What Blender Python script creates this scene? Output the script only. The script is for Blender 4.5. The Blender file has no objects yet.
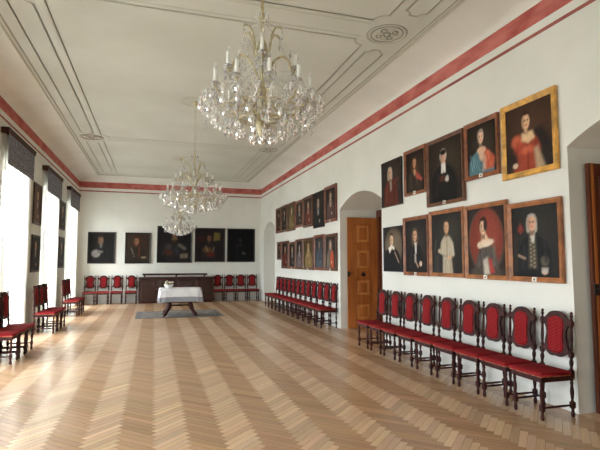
import bpy, math, random
import numpy as np
from mathutils import Vector, Matrix
random.seed(7)
PI = math.pi
S = bpy.context.scene
COL = S.collection

# ------------------------------------------------------------------ helpers
def lin(c):
    c = c / 255.0
    return c / 12.92 if c <= .04045 else ((c + .055) / 1.055) ** 2.4
def rgb(r, g, b): return (lin(r), lin(g), lin(b), 1.0)

class MB:
    """collects shapes that become one mesh object"""
    def __init__(s): s.v = []; s.f = []; s.m = []; s.sm = []
    def add(s, vs, fs, mi=0, smooth=False):
        o = len(s.v); s.v.extend([tuple(p) for p in vs])
        for f in fs:
            s.f.append(tuple(i + o for i in f)); s.m.append(mi); s.sm.append(smooth)
    def box(s, x0, x1, y0, y1, z0, z1, mi=0):
        vs = [(x, y, z) for z in (z0, z1) for y in (y0, y1) for x in (x0, x1)]
        s.add(vs, [(0, 2, 3, 1), (4, 5, 7, 6), (0, 1, 5, 4), (2, 6, 7, 3), (0, 4, 6, 2), (1, 3, 7, 5)], mi)
    def bevbox(s, x0, x1, y0, y1, z0, z1, b=.006, mi=0):
        vs = []; fs = []
        L = [(z0, b), (z0 + b, 0), (z1 - b, 0), (z1, b)]
        for z, i in L:
            vs += [(x0 + i, y0 + b, z), (x0 + b, y0 + i, z), (x1 - b, y0 + i, z), (x1 - i, y0 + b, z),
                   (x1 - i, y1 - b, z), (x1 - b, y1 - i, z), (x0 + b, y1 - i, z), (x0 + i, y1 - b, z)]
        for k in range(3):
            for j in range(8):
                a = k * 8 + j; c = k * 8 + (j + 1) % 8
                fs.append((a, c, c + 8, a + 8))
        fs.append(tuple(range(7, -1, -1))); fs.append(tuple(range(24, 32)))
        s.add(vs, fs, mi)
    def lathe(s, prof, p=(0, 0, 0), axis=None, n=10, mi=0, smooth=True, caps=True):
        """prof: (radius, height) list, along axis"""
        p = Vector(p); a = Vector(axis or (0, 0, 1)).normalized()
        t = Vector((1, 0, 0)) if abs(a.x) < .9 else Vector((0, 1, 0))
        u = (t - a * t.dot(a)).normalized(); w = a.cross(u)
        vs = []; fs = []
        for r, h in prof:
            for j in range(n):
                q = 2 * PI * j / n
                vs.append(p + a * h + u * (r * math.cos(q)) + w * (r * math.sin(q)))
        for k in range(len(prof) - 1):
            for j in range(n):
                c = (j + 1) % n
                fs.append((k * n + j, k * n + c, (k + 1) * n + c, (k + 1) * n + j))
        if caps:
            fs.append(tuple(range(n - 1, -1, -1))); fs.append(tuple((len(prof) - 1) * n + j for j in range(n)))
        s.add(vs, fs, mi, smooth)
    def tube(s, pts, r, n=6, mi=0, closed=False):
        pts = [Vector(p) for p in pts]; m = len(pts)
        rr = r if isinstance(r, (list, tuple)) else [r] * m
        vs = []; fs = []; pu = None
        for i, p in enumerate(pts):
            a = pts[(i + 1) % m if closed else min(i + 1, m - 1)] - pts[(i - 1) % m if closed else max(i - 1, 0)]
            if a.length < 1e-9: a = Vector((0, 0, 1))
            a.normalize()
            if pu is None:
                t = Vector((0, 0, 1)) if abs(a.z) < .9 else Vector((1, 0, 0))
            else: t = pu
            u = t - a * t.dot(a)
            if u.length < 1e-6: u = a.orthogonal()
            u.normalize(); pu = u; w = a.cross(u)
            for j in range(n):
                q = 2 * PI * j / n
                vs.append(p + u * (rr[i] * math.cos(q)) + w * (rr[i] * math.sin(q)))
        for k in range(m if closed else m - 1):
            for j in range(n):
                c = (j + 1) % n; k2 = (k + 1) % m
                fs.append((k * n + j, k * n + c, k2 * n + c, k2 * n + j))
        if not closed:
            fs.append(tuple(range(n - 1, -1, -1))); fs.append(tuple((m - 1) * n + j for j in range(n)))
        s.add(vs, fs, mi, True)
    def prism(s, poly, fn, d0, d1, mi=0):
        """poly: 2D outline; fn(a, b, d) -> point; extruded from d0 to d1"""
        n = len(poly)
        vs = [fn(a, b, d0) for a, b in poly] + [fn(a, b, d1) for a, b in poly]
        fs = [tuple(range(n)), tuple(range(2 * n - 1, n - 1, -1))]
        for i in range(n):
            j = (i + 1) % n
            fs.append((j, i, i + n, j + n))
        s.add(vs, fs, mi)
    def bead(s, p, r, l=None, mi=0):
        l = l or r
        x, y, z = p
        s.add([(x, y, z + l), (x + r, y, z), (x, y + r, z), (x - r, y, z), (x, y - r, z), (x, y, z - l)],
              [(0, 1, 2), (0, 2, 3), (0, 3, 4), (0, 4, 1), (5, 2, 1), (5, 3, 2), (5, 4, 3), (5, 1, 4)], mi)
    def mesh(s, name, mats):
        me = bpy.data.meshes.new(name)
        me.from_pydata(s.v, [], s.f)
        for m in (mats if isinstance(mats, (list, tuple)) else [mats]): me.materials.append(m)
        me.polygons.foreach_set('material_index', s.m)
        me.polygons.foreach_set('use_smooth', s.sm)
        me.update()
        return me
    def build(s, name, mats, parent=None, loc=(0, 0, 0), rz=0):
        return link(name, s.mesh(name, mats), parent, loc, rz)

def link(name, me, parent=None, loc=(0, 0, 0), rz=0):
    o = bpy.data.objects.new(name, me); COL.objects.link(o)
    o.location = loc; o.rotation_euler = (0, 0, rz)
    if parent: o.parent = parent
    return o
def tag(o, label, cat, group=None, kind=None):
    o['label'] = label; o['category'] = cat
    if group: o['group'] = group
    if kind: o['kind'] = kind
    return o
def struct(o):
    o['kind'] = 'structure'; return o
def thing(name, label, cat, loc=(0, 0, 0), rz=0, group=None):
    return tag(link(name, None, None, loc, rz), label, cat, group)
def copy_tree(o, parent=None):
    c = o.copy(); COL.objects.link(c)
    if parent: c.parent = parent
    for ch in list(o.children): copy_tree(ch, c)
    return c
def smooth_path(pts, k=6, closed=False):
    out = []; n = len(pts)
    P = [Vector(p) for p in pts]
    for i in range(n if closed else n - 1):
        if closed: a, b, c, d = P[(i - 1) % n], P[i], P[(i + 1) % n], P[(i + 2) % n]
        else: a, b, c, d = P[max(i - 1, 0)], P[i], P[i + 1], P[min(i + 2, n - 1)]
        for j in range(k):
            t = j / k
            out.append(.5 * ((2 * b) + (c - a) * t + (2 * a - 5 * b + 4 * c - d) * t * t + (3 * b - a - 3 * c + d) * t ** 3))
    if not closed: out.append(P[-1])
    return out

# ------------------------------------------------------------------ materials
def mat(name, col, rough=.5, spec=.5, metal=0.0):
    m = bpy.data.materials.new(name); m.use_nodes = True
    b = m.node_tree.nodes['Principled BSDF']
    b.inputs['Base Color'].default_value = col
    b.inputs['Roughness'].default_value = rough
    b.inputs['Specular IOR Level'].default_value = spec
    b.inputs['Metallic'].default_value = metal
    return m
def N(m, t): return m.node_tree.nodes.new(t)
def L(m, a, b): m.node_tree.links.new(a, b)
def bsdf(m): return m.node_tree.nodes['Principled BSDF']
def noisy(m, c1, c2, scale=(1, 1, 1), detail=4, bump=0.0, lo=.35, hi=.65, coord='Object', bscale=None):
    tc = N(m, 'ShaderNodeTexCoord'); mp = N(m, 'ShaderNodeMapping'); mp.inputs['Scale'].default_value = scale
    L(m, tc.outputs[coord], mp.inputs['Vector'])
    n = N(m, 'ShaderNodeTexNoise'); n.inputs['Scale'].default_value = 1; n.inputs['Detail'].default_value = detail
    L(m, mp.outputs['Vector'], n.inputs['Vector'])
    r = N(m, 'ShaderNodeValToRGB'); r.color_ramp.elements[0].position = lo; r.color_ramp.elements[1].position = hi
    r.color_ramp.elements[0].color = c1; r.color_ramp.elements[1].color = c2
    L(m, n.outputs['Fac'], r.inputs['Fac']); L(m, r.outputs['Color'], bsdf(m).inputs['Base Color'])
    if bump:
        b = N(m, 'ShaderNodeBump'); b.inputs['Strength'].default_value = bump; b.inputs['Distance'].default_value = .01
        L(m, n.outputs['Fac'], b.inputs['Height']); L(m, b.outputs['Normal'], bsdf(m).inputs['Normal'])
    return m

M_WALL = noisy(mat('wall_plaster', rgb(228, 226, 219), .9, .2), rgb(222, 224, 218), rgb(231, 232, 227), (1.1, 1.1, 1.1), 5, .05)
M_CEIL = noisy(mat('ceiling_plaster', rgb(218, 212, 198), .9, .2), rgb(202, 204, 195), rgb(211, 213, 205), (.8, .8, .8), 5, .05)
M_RED = noisy(mat('painted_red_band', rgb(165, 70, 66), .8, .2), rgb(168, 84, 78), rgb(198, 120, 112), (5, 2.2, 6), 6, 0)
M_THINRED = noisy(mat('painted_thin_red_line', rgb(150, 80, 74), .8, .2), rgb(144, 82, 76), rgb(172, 106, 98), (5, 3, 6), 5, 0)
M_STUCCO = mat('stucco_moulding', rgb(200, 199, 186), .9, .15)
M_SHADOWLINE = mat('stucco_shade_line', rgb(148, 144, 135), .95, .1)  # darker flat stucco: shade of creases and relief put into the colour
M_DARKWOOD = noisy(mat('dark_stained_wood', rgb(50, 26, 24), .55, .2), rgb(44, 19, 18), rgb(70, 34, 30), (14, 14, 3), 5, .05)
M_CABWOOD = noisy(mat('cabinet_wood', rgb(58, 30, 24), .3, .5), rgb(40, 20, 17), rgb(62, 33, 27), (3, 8, 14), 5, .04)
M_BRASS = noisy(mat('gilt_brass', rgb(190, 176, 138), .35, .5, .6), rgb(168, 157, 124), rgb(212, 202, 170), (30, 30, 30), 3)
M_CANDLE = mat('candle_sleeve', rgb(240, 240, 236), .5)
M_BLACK = mat('black_iron', rgb(22, 20, 20), .4)
M_WHITE = mat('white_paint', rgb(236, 236, 232), .45)
M_TAG = mat('white_number_tag', rgb(232, 230, 224), .6)
M_INK = mat('tag_ink', rgb(60, 58, 60), .6)

def fabric_mat():
    m = mat('red_patterned_upholstery', rgb(150, 20, 30), .85, .1)
    tc = N(m, 'ShaderNodeTexCoord'); sx = N(m, 'ShaderNodeSeparateXYZ'); L(m, tc.outputs['Object'], sx.inputs[0])
    def mth(op, a, b=None):
        n = N(m, 'ShaderNodeMath'); n.operation = op
        for i, q in enumerate((a, b)):
            if q is None: continue
            if isinstance(q, (int, float)): n.inputs[i].default_value = q
            else: L(m, q, n.inputs[i])
        return n.outputs[0]
    # local height and depth both run the pattern, so seat and back both show it
    k = 2 * PI / .032
    vz = mth('ADD', sx.outputs['Z'], sx.outputs['Y'])
    a = mth('SINE', mth('MULTIPLY', mth('ADD', sx.outputs['X'], vz), k))
    b = mth('SINE', mth('MULTIPLY', mth('SUBTRACT', sx.outputs['X'], vz), k))
    f = mth('MULTIPLY', a, b)
    r = N(m, 'ShaderNodeValToRGB'); e = r.color_ramp.elements
    e[0].position = .05; e[0].color = rgb(98, 2, 14); e[1].position = .7; e[1].color = rgb(196, 66, 66)
    L(m, f, r.inputs['Fac']); L(m, r.outputs['Color'], bsdf(m).inputs['Base Color'])
    bsdf(m).inputs['Sheen Weight'].default_value = 0
    return m
M_FABRIC = fabric_mat()
M_BRAID = noisy(mat('gold_red_braid', rgb(120, 50, 36), .6), rgb(96, 16, 22), rgb(176, 110, 66), (90, 90, 20), 2, 0, .45, .6)

def wood_door_mat(name, c1, c2, rough=.3):
    return noisy(mat(name, c1, rough, .5), c1, c2, (9, 9, 1.2), 6, .04, .3, .7)
M_DOOR = wood_door_mat('honey_pine', rgb(154, 86, 38), rgb(194, 120, 58))
M_DOORLIGHT = wood_door_mat('light_inlay_wood', rgb(182, 114, 56), rgb(214, 146, 78))
M_DOORDARK = wood_door_mat('dark_red_door_wood', rgb(74, 34, 20), rgb(104, 52, 30))

def crystal_mat():
    m = mat('cut_crystal', (1, 1, 1, 1), .03, .8)
    b = bsdf(m)
    b.inputs['Transmission Weight'].default_value = .78
    b.inputs['IOR'].default_value = 1.55
    return m
M_CRYSTAL = crystal_mat()

def curtain_mat():
    m = bpy.data.materials.new('sheer_white_voile'); m.use_nodes = True
    nt = m.node_tree; nt.nodes.clear()
    out = N(m, 'ShaderNodeOutputMaterial')
    tr = N(m, 'ShaderNodeBsdfTransparent'); tr.inputs[0].default_value = (1, 1, 1, 1)
    tl = N(m, 'ShaderNodeBsdfTranslucent'); tl.inputs[0].default_value = rgb(246, 244, 236)
    df = N(m, 'ShaderNodeBsdfDiffuse'); df.inputs[0].default_value = rgb(244, 242, 234)
    a = N(m, 'ShaderNodeMixShader'); a.inputs[0].default_value = .4
    L(m, tl.outputs[0], a.inputs[1]); L(m, df.outputs[0], a.inputs[2])
    c = N(m, 'ShaderNodeMixShader'); c.inputs[0].default_value = .62
    L(m, tr.outputs[0], c.inputs[1]); L(m, a.outputs[0], c.inputs[2]); L(m, c.outputs[0], out.inputs[0])
    return m
M_VOILE = curtain_mat()
def glass_mat():
    m = bpy.data.materials.new('window_glass'); m.use_nodes = True
    nt = m.node_tree; nt.nodes.clear()
    out = N(m, 'ShaderNodeOutputMaterial')
    tr = N(m, 'ShaderNodeBsdfTransparent'); gl = N(m, 'ShaderNodeBsdfGlossy'); gl.inputs['Roughness'].default_value = .02
    c = N(m, 'ShaderNodeMixShader'); c.inputs[0].default_value = .06
    L(m, tr.outputs[0], c.inputs[1]); L(m, gl.outputs[0], c.inputs[2]); L(m, c.outputs[0], out.inputs[0])
    return m
M_GLASS = glass_mat()
M_DAMASK = noisy(mat('grey_damask', rgb(104, 104, 112), .85, .2), rgb(92, 93, 104), rgb(146, 147, 156), (40, 24, 24), 3, .1, .4, .6)
M_CLOTH = noisy(mat('white_linen', rgb(232, 234, 240), .9, .2), rgb(226, 228, 236), rgb(238, 240, 244), (6, 6, 6), 3)
M_HEM = noisy(mat('blue_grey_woven_hem', rgb(140, 146, 164), .9, .2), rgb(134, 138, 148), rgb(170, 174, 184), (40, 40, 60), 3)
M_RUG = noisy(mat('grey_rug_wool', rgb(128, 126, 128), .95, .1), rgb(112, 108, 104), rgb(144, 140, 136), (6, 6, 6), 6, .2)
M_RUGEDGE = noisy(mat('grey_rug_border', rgb(110, 108, 114), .95, .1), rgb(100, 97, 96), rgb(124, 121, 120), (14, 14, 14), 5, .2)

def attr_mat(name, rough, spec, coat=0):
    m = mat(name, (1, 1, 1, 1), rough, spec)
    a = N(m, 'ShaderNodeAttribute'); a.attribute_name = 'Col'
    L(m, a.outputs['Color'], bsdf(m).inputs['Base Color'])
    return m
M_PAINT = attr_mat('oil_paint', .55, .12)

# ------------------------------------------------------------------ room numbers (metres)
XL, XR, YF, YB = -2.79, 4.30, -1.6, 19.54
ZC, ZCOVE = 4.85, 4.67
BANDS = [(4.29, 4.335, 1), (4.335, 4.44, 0), (4.44, 4.67, 2)]
INS = .70
NICHES = [(1.78, 3.98), (8.40, 10.60), (17.05, 18.85)]
SPR, RISE = 2.86, .29
NDEPTH = 1.05
WIN = [.62, 4.07, 7.50, 10.93, 14.36, 17.88]  # windows nearest the camera are unseen, added to daylight the near half
WW, WZ0, WZ1, WDEPTH = .80, .06, 3.60, .38
def arch_z(y, a, b):
    w = (b - a) / 2; r = (w * w + RISE * RISE) / (2 * RISE); d = y - (a + b) / 2
    return SPR + RISE - r + math.sqrt(max(r * r - d * d, 0))

# right wall, with its three arched niches
w = MB()
ys = YF
for a, b in NICHES:
    w.add([(XR, ys, -.02), (XR, a, -.02), (XR, a, 4.29), (XR, ys, 4.29)], [(0, 1, 2, 3)])
    n = 16; yy = [a + (b - a) * i / n for i in range(n + 1)]
    for y0, y1 in zip(yy[:-1], yy[1:]):
        z0, z1 = arch_z(y0, a, b), arch_z(y1, a, b)
        w.add([(XR, y0, z0), (XR, y1, z1), (XR, y1, 4.29), (XR, y0, 4.29)], [(0, 1, 2, 3)])
        w.add([(XR, y0, z0), (XR, y1, z1), (XR + NDEPTH, y1, z1), (XR + NDEPTH, y0, z0)], [(0, 3, 2, 1)])
        w.add([(XR + NDEPTH, y0, -.02), (XR + NDEPTH, y1, -.02), (XR + NDEPTH, y1, z1), (XR + NDEPTH, y0, z0)], [(0, 1, 2, 3)])
    for y in (a, b):
        w.add([(XR, y, -.02), (XR + NDEPTH, y, -.02), (XR + NDEPTH, y, SPR), (XR, y, SPR)], [(0, 1, 2, 3)])
    ys = b
w.add([(XR, ys, -.02), (XR, YB, -.02), (XR, YB, 4.29), (XR, ys, 4.29)], [(0, 1, 2, 3)])
for z0, z1, mi in BANDS:
    w.add([(XR, YF, z0), (XR, YB, z0), (XR, YB, z1), (XR, YF, z1)], [(0, 1, 2, 3)], mi)
struct(w.build('wall_right', [M_WALL, M_THINRED, M_RED]))

# left wall, with window openings
w = MB(); ys = YF
for c in WIN:
    a, b = c - WW, c + WW
    w.add([(XL, ys, -.02), (XL, a, -.02), (XL, a, 4.29), (XL, ys, 4.29)], [(0, 3, 2, 1)])
    w.add([(XL, a, WZ1), (XL, b, WZ1), (XL, b, 4.29), (XL, a, 4.29)], [(0, 3, 2, 1)])
    w.add([(XL, a, -.02), (XL, b, -.02), (XL, b, WZ0), (XL, a, WZ0)], [(0, 3, 2, 1)])
    xo = XL - WDEPTH
    w.add([(XL, a, WZ0), (XL, b, WZ0), (xo, b, WZ0), (xo, a, WZ0), (XL, a, WZ1), (XL, b, WZ1), (xo, b, WZ1), (xo, a, WZ1)],
          [(0, 1, 2, 3), (4, 7, 6, 5), (0, 3, 7, 4), (1, 5, 6, 2)])
    ys = b
w.add([(XL, ys, -.02), (XL, YB, -.02), (XL, YB, 4.29), (XL, ys, 4.29)], [(0, 3, 2, 1)])
for z0, z1, mi in BANDS:
    w.add([(XL, YF, z0), (XL, YB, z0), (XL, YB, z1), (XL, YF, z1)], [(0, 3, 2, 1)], mi)
struct(w.build('wall_left', [M_WALL, M_THINRED, M_RED]))
for nm, y in (('wall_back', YB), ('wall_front', YF)):
    w = MB()
    for z0, z1, mi in [(-.02, 4.29, 0)] + BANDS:
        w.add([(XL, y, z0), (XR, y, z0), (XR, y, z1), (XL, y, z1)], [(0, 1, 2, 3) if y > 0 else (3, 2, 1, 0)], mi)
    struct(w.build(nm, [M_WALL, M_THINRED, M_RED]))

# ceiling: flat field plus a shallow hollow cove all round
w = MB(); rings = []
for i in range(13):
    t = i / 12 * PI / 2
    d = INS * (1 - math.cos(t)); z = ZCOVE + (ZC - ZCOVE) * math.sin(t)
    rings.append([(XL + d, YF + d, z), (XR - d, YF + d, z), (XR - d, YB - d, z), (XL + d, YB - d, z)])
vs = [p for r in rings for p in r]; fs = []
for k in range(12):
    for j in range(4):
        c = (j + 1) % 4; fs.append((k * 4 + j, (k + 1) * 4 + j, (k + 1) * 4 + c, k * 4 + c))
for k in range(12):
    for j in range(4): pass
w.add(vs, fs, 1, False); w.add(rings[-1], [(0, 3, 2, 1)])
struct(w.build('ceiling', [M_CEIL, M_WALL]))

# stucco mouldings on the ceiling
trim_no = [0]
def trim(mb, mats=None):
    trim_no[0] += 1
    return struct(mb.build('trim_%d' % trim_no[0], mats or [M_STUCCO, M_SHADOWLINE]))
def strip(mb, p0, p1, wd=.020, h=.005, groove=.009):
    """a low rounded moulding with a fine flat strip beside it, crease shade put into its colour"""
    p0 = Vector((p0[0], p0[1], 0)); p1 = Vector((p1[0], p1[1], 0)); d = (p1 - p0).normalized(); s = Vector((-d.y, d.x, 0))
    prof = [(-wd / 2, 0), (-wd * .35, h * .8), (0, h), (wd * .35, h * .8), (wd / 2, 0)]
    vs = []
    for p in (p0, p1):
        for o, hh in prof: q = p + s * o; vs.append((q.x, q.y, ZC - .0005 - hh))
    mb.add(vs, [(i, i + 1, i + 6, i + 5) for i in range(4)], 0, True)
    vs = []
    for p in (p0, p1):
        for o in (wd / 2 - .002, wd / 2 + groove): q = p + s * o; vs.append((q.x, q.y, ZC - .001))
    mb.add(vs, [(0, 1, 3, 2)], 1)
CX = .765
def notched(mb, x0, x1, y0, y1, r):
    """a panel outline with hollow-cut corners"""
    pts = []
    for cx, cy, q0 in ((x0, y0, 90), (x1, y0, 180), (x1, y1, 270), (x0, y1, 0)):
        for k in range(6):
            q = math.radians(q0 - 18 * k); pts.append((cx + r * math.cos(q), cy + r * math.sin(q)))
    for k in range(len(pts)):
        a, b = pts[k], pts[(k + 1) % len(pts)]
        strip(mb, a, b)
        if (k + 1) % 6 == 0: strip(mb, (a[0] * 1, a[1] * 1), b)
TRANS = [(-1.45, 5.83), (5.83, 13.2), (13.2, 18.84)]
def rect(mb, x0, x1, y0, y1, **k):
    for a, b in (((x0, y0), (x1, y0)), ((x1, y0), (x1, y1)), ((x1, y1), (x0, y1)), ((x0, y1), (x0, y0))): strip(mb, a, b, **k)
m1 = MB(); rect(m1, CX - 2.80, CX + 2.80, YF + INS, YB - INS, wd=.03, h=.008, groove=.018); rect(m1, CX - 2.86, CX + 2.86, YF + INS - .06, YB - INS + .06, wd=.03, h=.012)
trim(m1)
ybays = [(-.84, 5.55), (6.10, 13.03), (13.36, 18.55)]
for (a, b) in ybays:
    mm = MB(); notched(mm, CX - 2.15, CX + 2.15, a, b, .16); trim(mm)
    for sgn in (-1, 1):
        mm = MB(); x0, x1 = sorted((CX + sgn * 2.29, CX + sgn * 2.60))
        notched(mm, x0, x1, a + .25, b - .25, .09); trim(mm)
# transverse ribs
for a, b in ((5.64, 6.00), (13.11, 13.28)):
    mm = MB()
    for y in (a, b): strip(mm, (CX - 2.0, y), (CX + 2.0, y), wd=.016, h=.006, groove=.006)
    trim(mm)
def ring(mb, cx, cy, rx, ry, r=.014, mi=0, n=40):
    mb.tube([(cx + rx * math.cos(2 * PI * i / n), cy + ry * math.sin(2 * PI * i / n), ZC - .004) for i in range(n)], r, 6, mi, True)
def rosette(cx, cy, sc=1.0, faint=False):
    mb = MB()
    if faint:
        for r_ in (.30, .24, .12): ring(mb, cx, cy, r_, r_, .006, 0)
        return trim(mb)
    ring(mb, cx, cy, .27 * sc, .27 * sc, .010); ring(mb, cx, cy, .285 * sc, .285 * sc, .005, 1)
    ring(mb, cx, cy, .225 * sc, .225 * sc, .008, 1)
    for k in range(8):
        q = 2 * PI * k / 8; x, y = cx + .12 * sc * math.cos(q), cy + .12 * sc * math.sin(q)
        ring(mb, x, y, .040 * sc, .040 * sc, .009, k % 2, 14)
        mb.bead((x, y, ZC - .008), .03 * sc, .016)
    ring(mb, cx, cy, .05 * sc, .05 * sc, .010, 1, 16); mb.bead((cx, cy, ZC - .01), .03, .02)
    trim(mb)
for y in (5.85, 13.19):
    rosette(CX - 2.40, y); rosette(CX + 2.35, y)
rosette(.74, 9.59, faint=True); rosette(.75, 3.4, faint=True); rosette(.75, 15.1, faint=True)

# ------------------------------------------------------------------ herringbone floor
def floor():
    Lp, W = .43, .43 / 6
    vs = []; fs = []; cols = []; uvs = []
    rng = np.random.RandomState(3)
    c45 = math.sqrt(.5); g = .0008
    A = np.array([208, 175, 141.]); B = np.array([181, 144, 109.])  # lighter and darker tone by plank direction: sheen stripes put into the colour
    def plank(x0, y0, x1, y1, horiz):
        pts = [(x0 + g, y0 + g), (x1 - g, y0 + g), (x1 - g, y1 - g), (x0 + g, y1 - g)]
        P = [((a - b) * c45 + .06, (a + b) * c45 + 2.0) for a, b in pts]
        cx = sum(p[0] for p in P) / 4; cy = sum(p[1] for p in P) / 4
        if not (XL - .35 < cx < XR + NDEPTH + .2 and YF - .2 < cy < YB + .25): return
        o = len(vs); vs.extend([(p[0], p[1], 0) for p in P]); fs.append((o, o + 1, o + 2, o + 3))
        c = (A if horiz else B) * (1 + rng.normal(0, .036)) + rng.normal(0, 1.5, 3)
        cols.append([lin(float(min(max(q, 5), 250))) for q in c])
        u0, v0 = rng.rand() * 50, rng.rand() * 50
        if horiz: uv = [(0, 0), (Lp, 0), (Lp, W), (0, W)]
        else: uv = [(0, W), (0, 0), (Lp, 0), (Lp, W)]
        uvs.append([(a + u0, b + v0) for a, b in uv])
    K = int(32 / W)
    for m_ in range(-24, 25):
        for k in range(-K, K):
            x, y = k * W, k * W + 2 * Lp * m_
            if abs((x - y) * c45) > 7: continue
            if not -5 < (x + y) * c45 < 25: continue
            plank(x, y, x + Lp, y + W, True)
            plank(x + Lp, y + W - Lp, x + Lp + W, y + W, False)
    n = len(fs); o = len(vs)
    x0, x1, y0, y1 = XL - .5, XR + NDEPTH + .3, YF - .3, YB + .3
    vs.extend([(x0, y0, -.0025), (x1, y0, -.0025), (x1, y1, -.0025), (x0, y1, -.0025)]); fs.append((o, o + 1, o + 2, o + 3))
    cols.append([.10, .06, .035]); uvs.append([(0, 0)] * 4)
    me = bpy.data.meshes.new('floor'); me.from_pydata(vs, [], fs)
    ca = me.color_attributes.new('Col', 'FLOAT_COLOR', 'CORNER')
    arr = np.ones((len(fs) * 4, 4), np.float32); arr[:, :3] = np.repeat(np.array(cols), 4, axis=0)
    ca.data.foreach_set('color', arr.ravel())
    uv = me.uv_layers.new(name='UVMap'); uv.data.foreach_set('uv', np.array(uvs, np.float32).ravel())
    m = mat('oak_herringbone_parquet', (1, 1, 1, 1), .26, .6)
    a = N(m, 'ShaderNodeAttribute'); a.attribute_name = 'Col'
    u = N(m, 'ShaderNodeUVMap'); u.uv_map = 'UVMap'
    mp = N(m, 'ShaderNodeMapping'); mp.inputs['Scale'].default_value = (5, 90, 1); L(m, u.outputs[0], mp.inputs[0])
    nz = N(m, 'ShaderNodeTexNoise'); nz.inputs['Scale'].default_value = 1; nz.inputs['Detail'].default_value = 5; L(m, mp.outputs[0], nz.inputs['Vector'])
    mr = N(m, 'ShaderNodeMapRange'); mr.inputs['To Min'].default_value = .80; mr.inputs['To Max'].default_value = 1.18; L(m, nz.outputs['Fac'], mr.inputs['Value'])
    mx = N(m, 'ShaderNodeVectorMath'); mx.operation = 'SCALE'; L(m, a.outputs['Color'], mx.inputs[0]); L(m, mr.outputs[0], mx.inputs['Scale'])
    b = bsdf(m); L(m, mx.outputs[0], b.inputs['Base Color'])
    tg = N(m, 'ShaderNodeTangent'); tg.direction_type = 'UV_MAP'; tg.uv_map = 'UVMap'
    b.inputs['Anisotropic'].default_value = .2; L(m, tg.outputs[0], b.inputs['Tangent'])
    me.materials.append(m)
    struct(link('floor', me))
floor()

# ------------------------------------------------------------------ windows, pelmets, curtains
for i, c in enumerate(WIN):
    x = XL - WDEPTH + .02; a, b = c - WW, c + WW
    mb = MB(); t = .07
    mb.box(x, x + .08, a, a + t, WZ0, WZ1); mb.box(x, x + .08, b - t, b, WZ0, WZ1)
    mb.box(x, x + .08, a + t, b - t, WZ0, WZ0 + t); mb.box(x, x + .08, a + t, b - t, WZ1 - t, WZ1)
    mb.box(x + .005, x + .075, c - .05, c + .05, WZ0 + t, WZ1 - t)
    for s0, s1 in ((a + t, c - .05), (c + .05, b - t)):
        for z in (1.0, 1.75, 2.5): mb.box(x + .02, x + .06, s0, s1, z - (.035 if z == 2.5 else .018), z + (.035 if z == 2.5 else .018))
    fr = struct(mb.build('window_%d' % (i + 1), M_WHITE))
    g = MB(); g.add([(x + .04, a + t, WZ0 + t), (x + .04, b - t, WZ0 + t), (x + .04, b - t, WZ1 - t), (x + .04, a + t, WZ1 - t)], [(0, 1, 2, 3)])
    g.build('window_pane', M_GLASS, fr)

def curtain_mesh(sign, half, ztop, seed):
    """a voile panel: hangs from the pelmet, gathered by its tie at about 1 m; local y runs along the wall"""
    rng = random.Random(seed); ph = rng.random() * 6
    nz, ns = 46, 60; vs = []; fs = []
    for k in range(nz + 1):
        z = ztop - (ztop - .03) * k / nz; zt = 1.0
        if z > zt:
            t = (ztop - z) / (ztop - zt); q = t ** 2.3
            inner = .03 + (half - .40) * q; outer = half - .17 * t ** 5
        else:
            t = (zt - z) / zt; q = 1 - (1 - t) ** 2
            inner = .03 + (half - .40) - .10 * q; outer = half - .17 + .15 * q
        wd = outer - inner; amp = .020 + .022 * (1 - wd / half)
        for j in range(ns + 1):
            s_ = j / ns; y = inner + wd * s_
            x = amp * math.sin(s_ * 2 * PI * 9 + ph) + .3 * amp * math.sin(s_ * 41 + z * 1.3)
            if s_ > .93:
                e = (s_ - .93) / .07; x = x * (1 - e) - .058 * e; y += .012 * e
            vs.append((x, sign * y, z))
    for k in range(nz):
        for j in range(ns):
            p = k * (ns + 1) + j; fs.append((p, p + 1, p + ns + 2, p + ns + 1))
    return vs, fs
ORD = ['first', 'second', 'third', 'fourth', 'fifth', 'sixth', 'seventh', 'eighth', 'ninth', 'tenth', 'eleventh', 'twelfth']
for i, c in enumerate(WIN):
    far = i - 3
    if i < 3: ln = '%s unseen window outside the frame' % ORD[i]
    else: ln = ['nearest window in view', 'middle window in view', 'farthest window in view'][far]
    half = 1.06
    zb = [3.43, 3.40, 3.42][far] if i >= 3 else 3.43
    zt = [4.11, 4.06, 4.06][far] if i >= 3 else 4.11
    p = thing('curtain_pelmet', 'dark wooden pelmet with grey valance above the %s' % ln, 'pelmet', (XL, c, zt - .1), 0, 'window pelmets')
    mb = MB(); mb.bevbox(.004, .140, -half, half, 0, .10, .008); mb.bevbox(.004, .152, -half - .012, half + .012, .075, .105, .006)
    mb.build('pelmet_board', M_DARKWOOD, p)
    mb = MB(); n = 60; vs = []
    for k in range(n + 1):
        y = -half + .06 + (2 * half - .12) * k / n; x = .130 + .003 * math.sin(k * .9)
        vs += [(x, y, .005), (x, y, zb - (zt - .1) + .004 * math.sin(k * .7))]
    mb.add(vs, [(2 * k, 2 * k + 2, 2 * k + 3, 2 * k + 1) for k in range(n)], 0, True)
    mb.build('valance', M_DAMASK, p)
    for sg, nm in ((-1, 'near'), (1, 'far')):
        vs, fs = curtain_mesh(sg, half - .05, zt - .105, i * 2 + (sg > 0))
        mb = MB(); mb.add(vs, fs, 0, True)
        o = mb.build('sheer_curtain', M_VOILE, None, (XL + .072, c, 0))
        tag(o, 'white voile curtain tied at the %s side of the %s' % (nm, ln), 'curtain', 'voile curtains')

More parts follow.
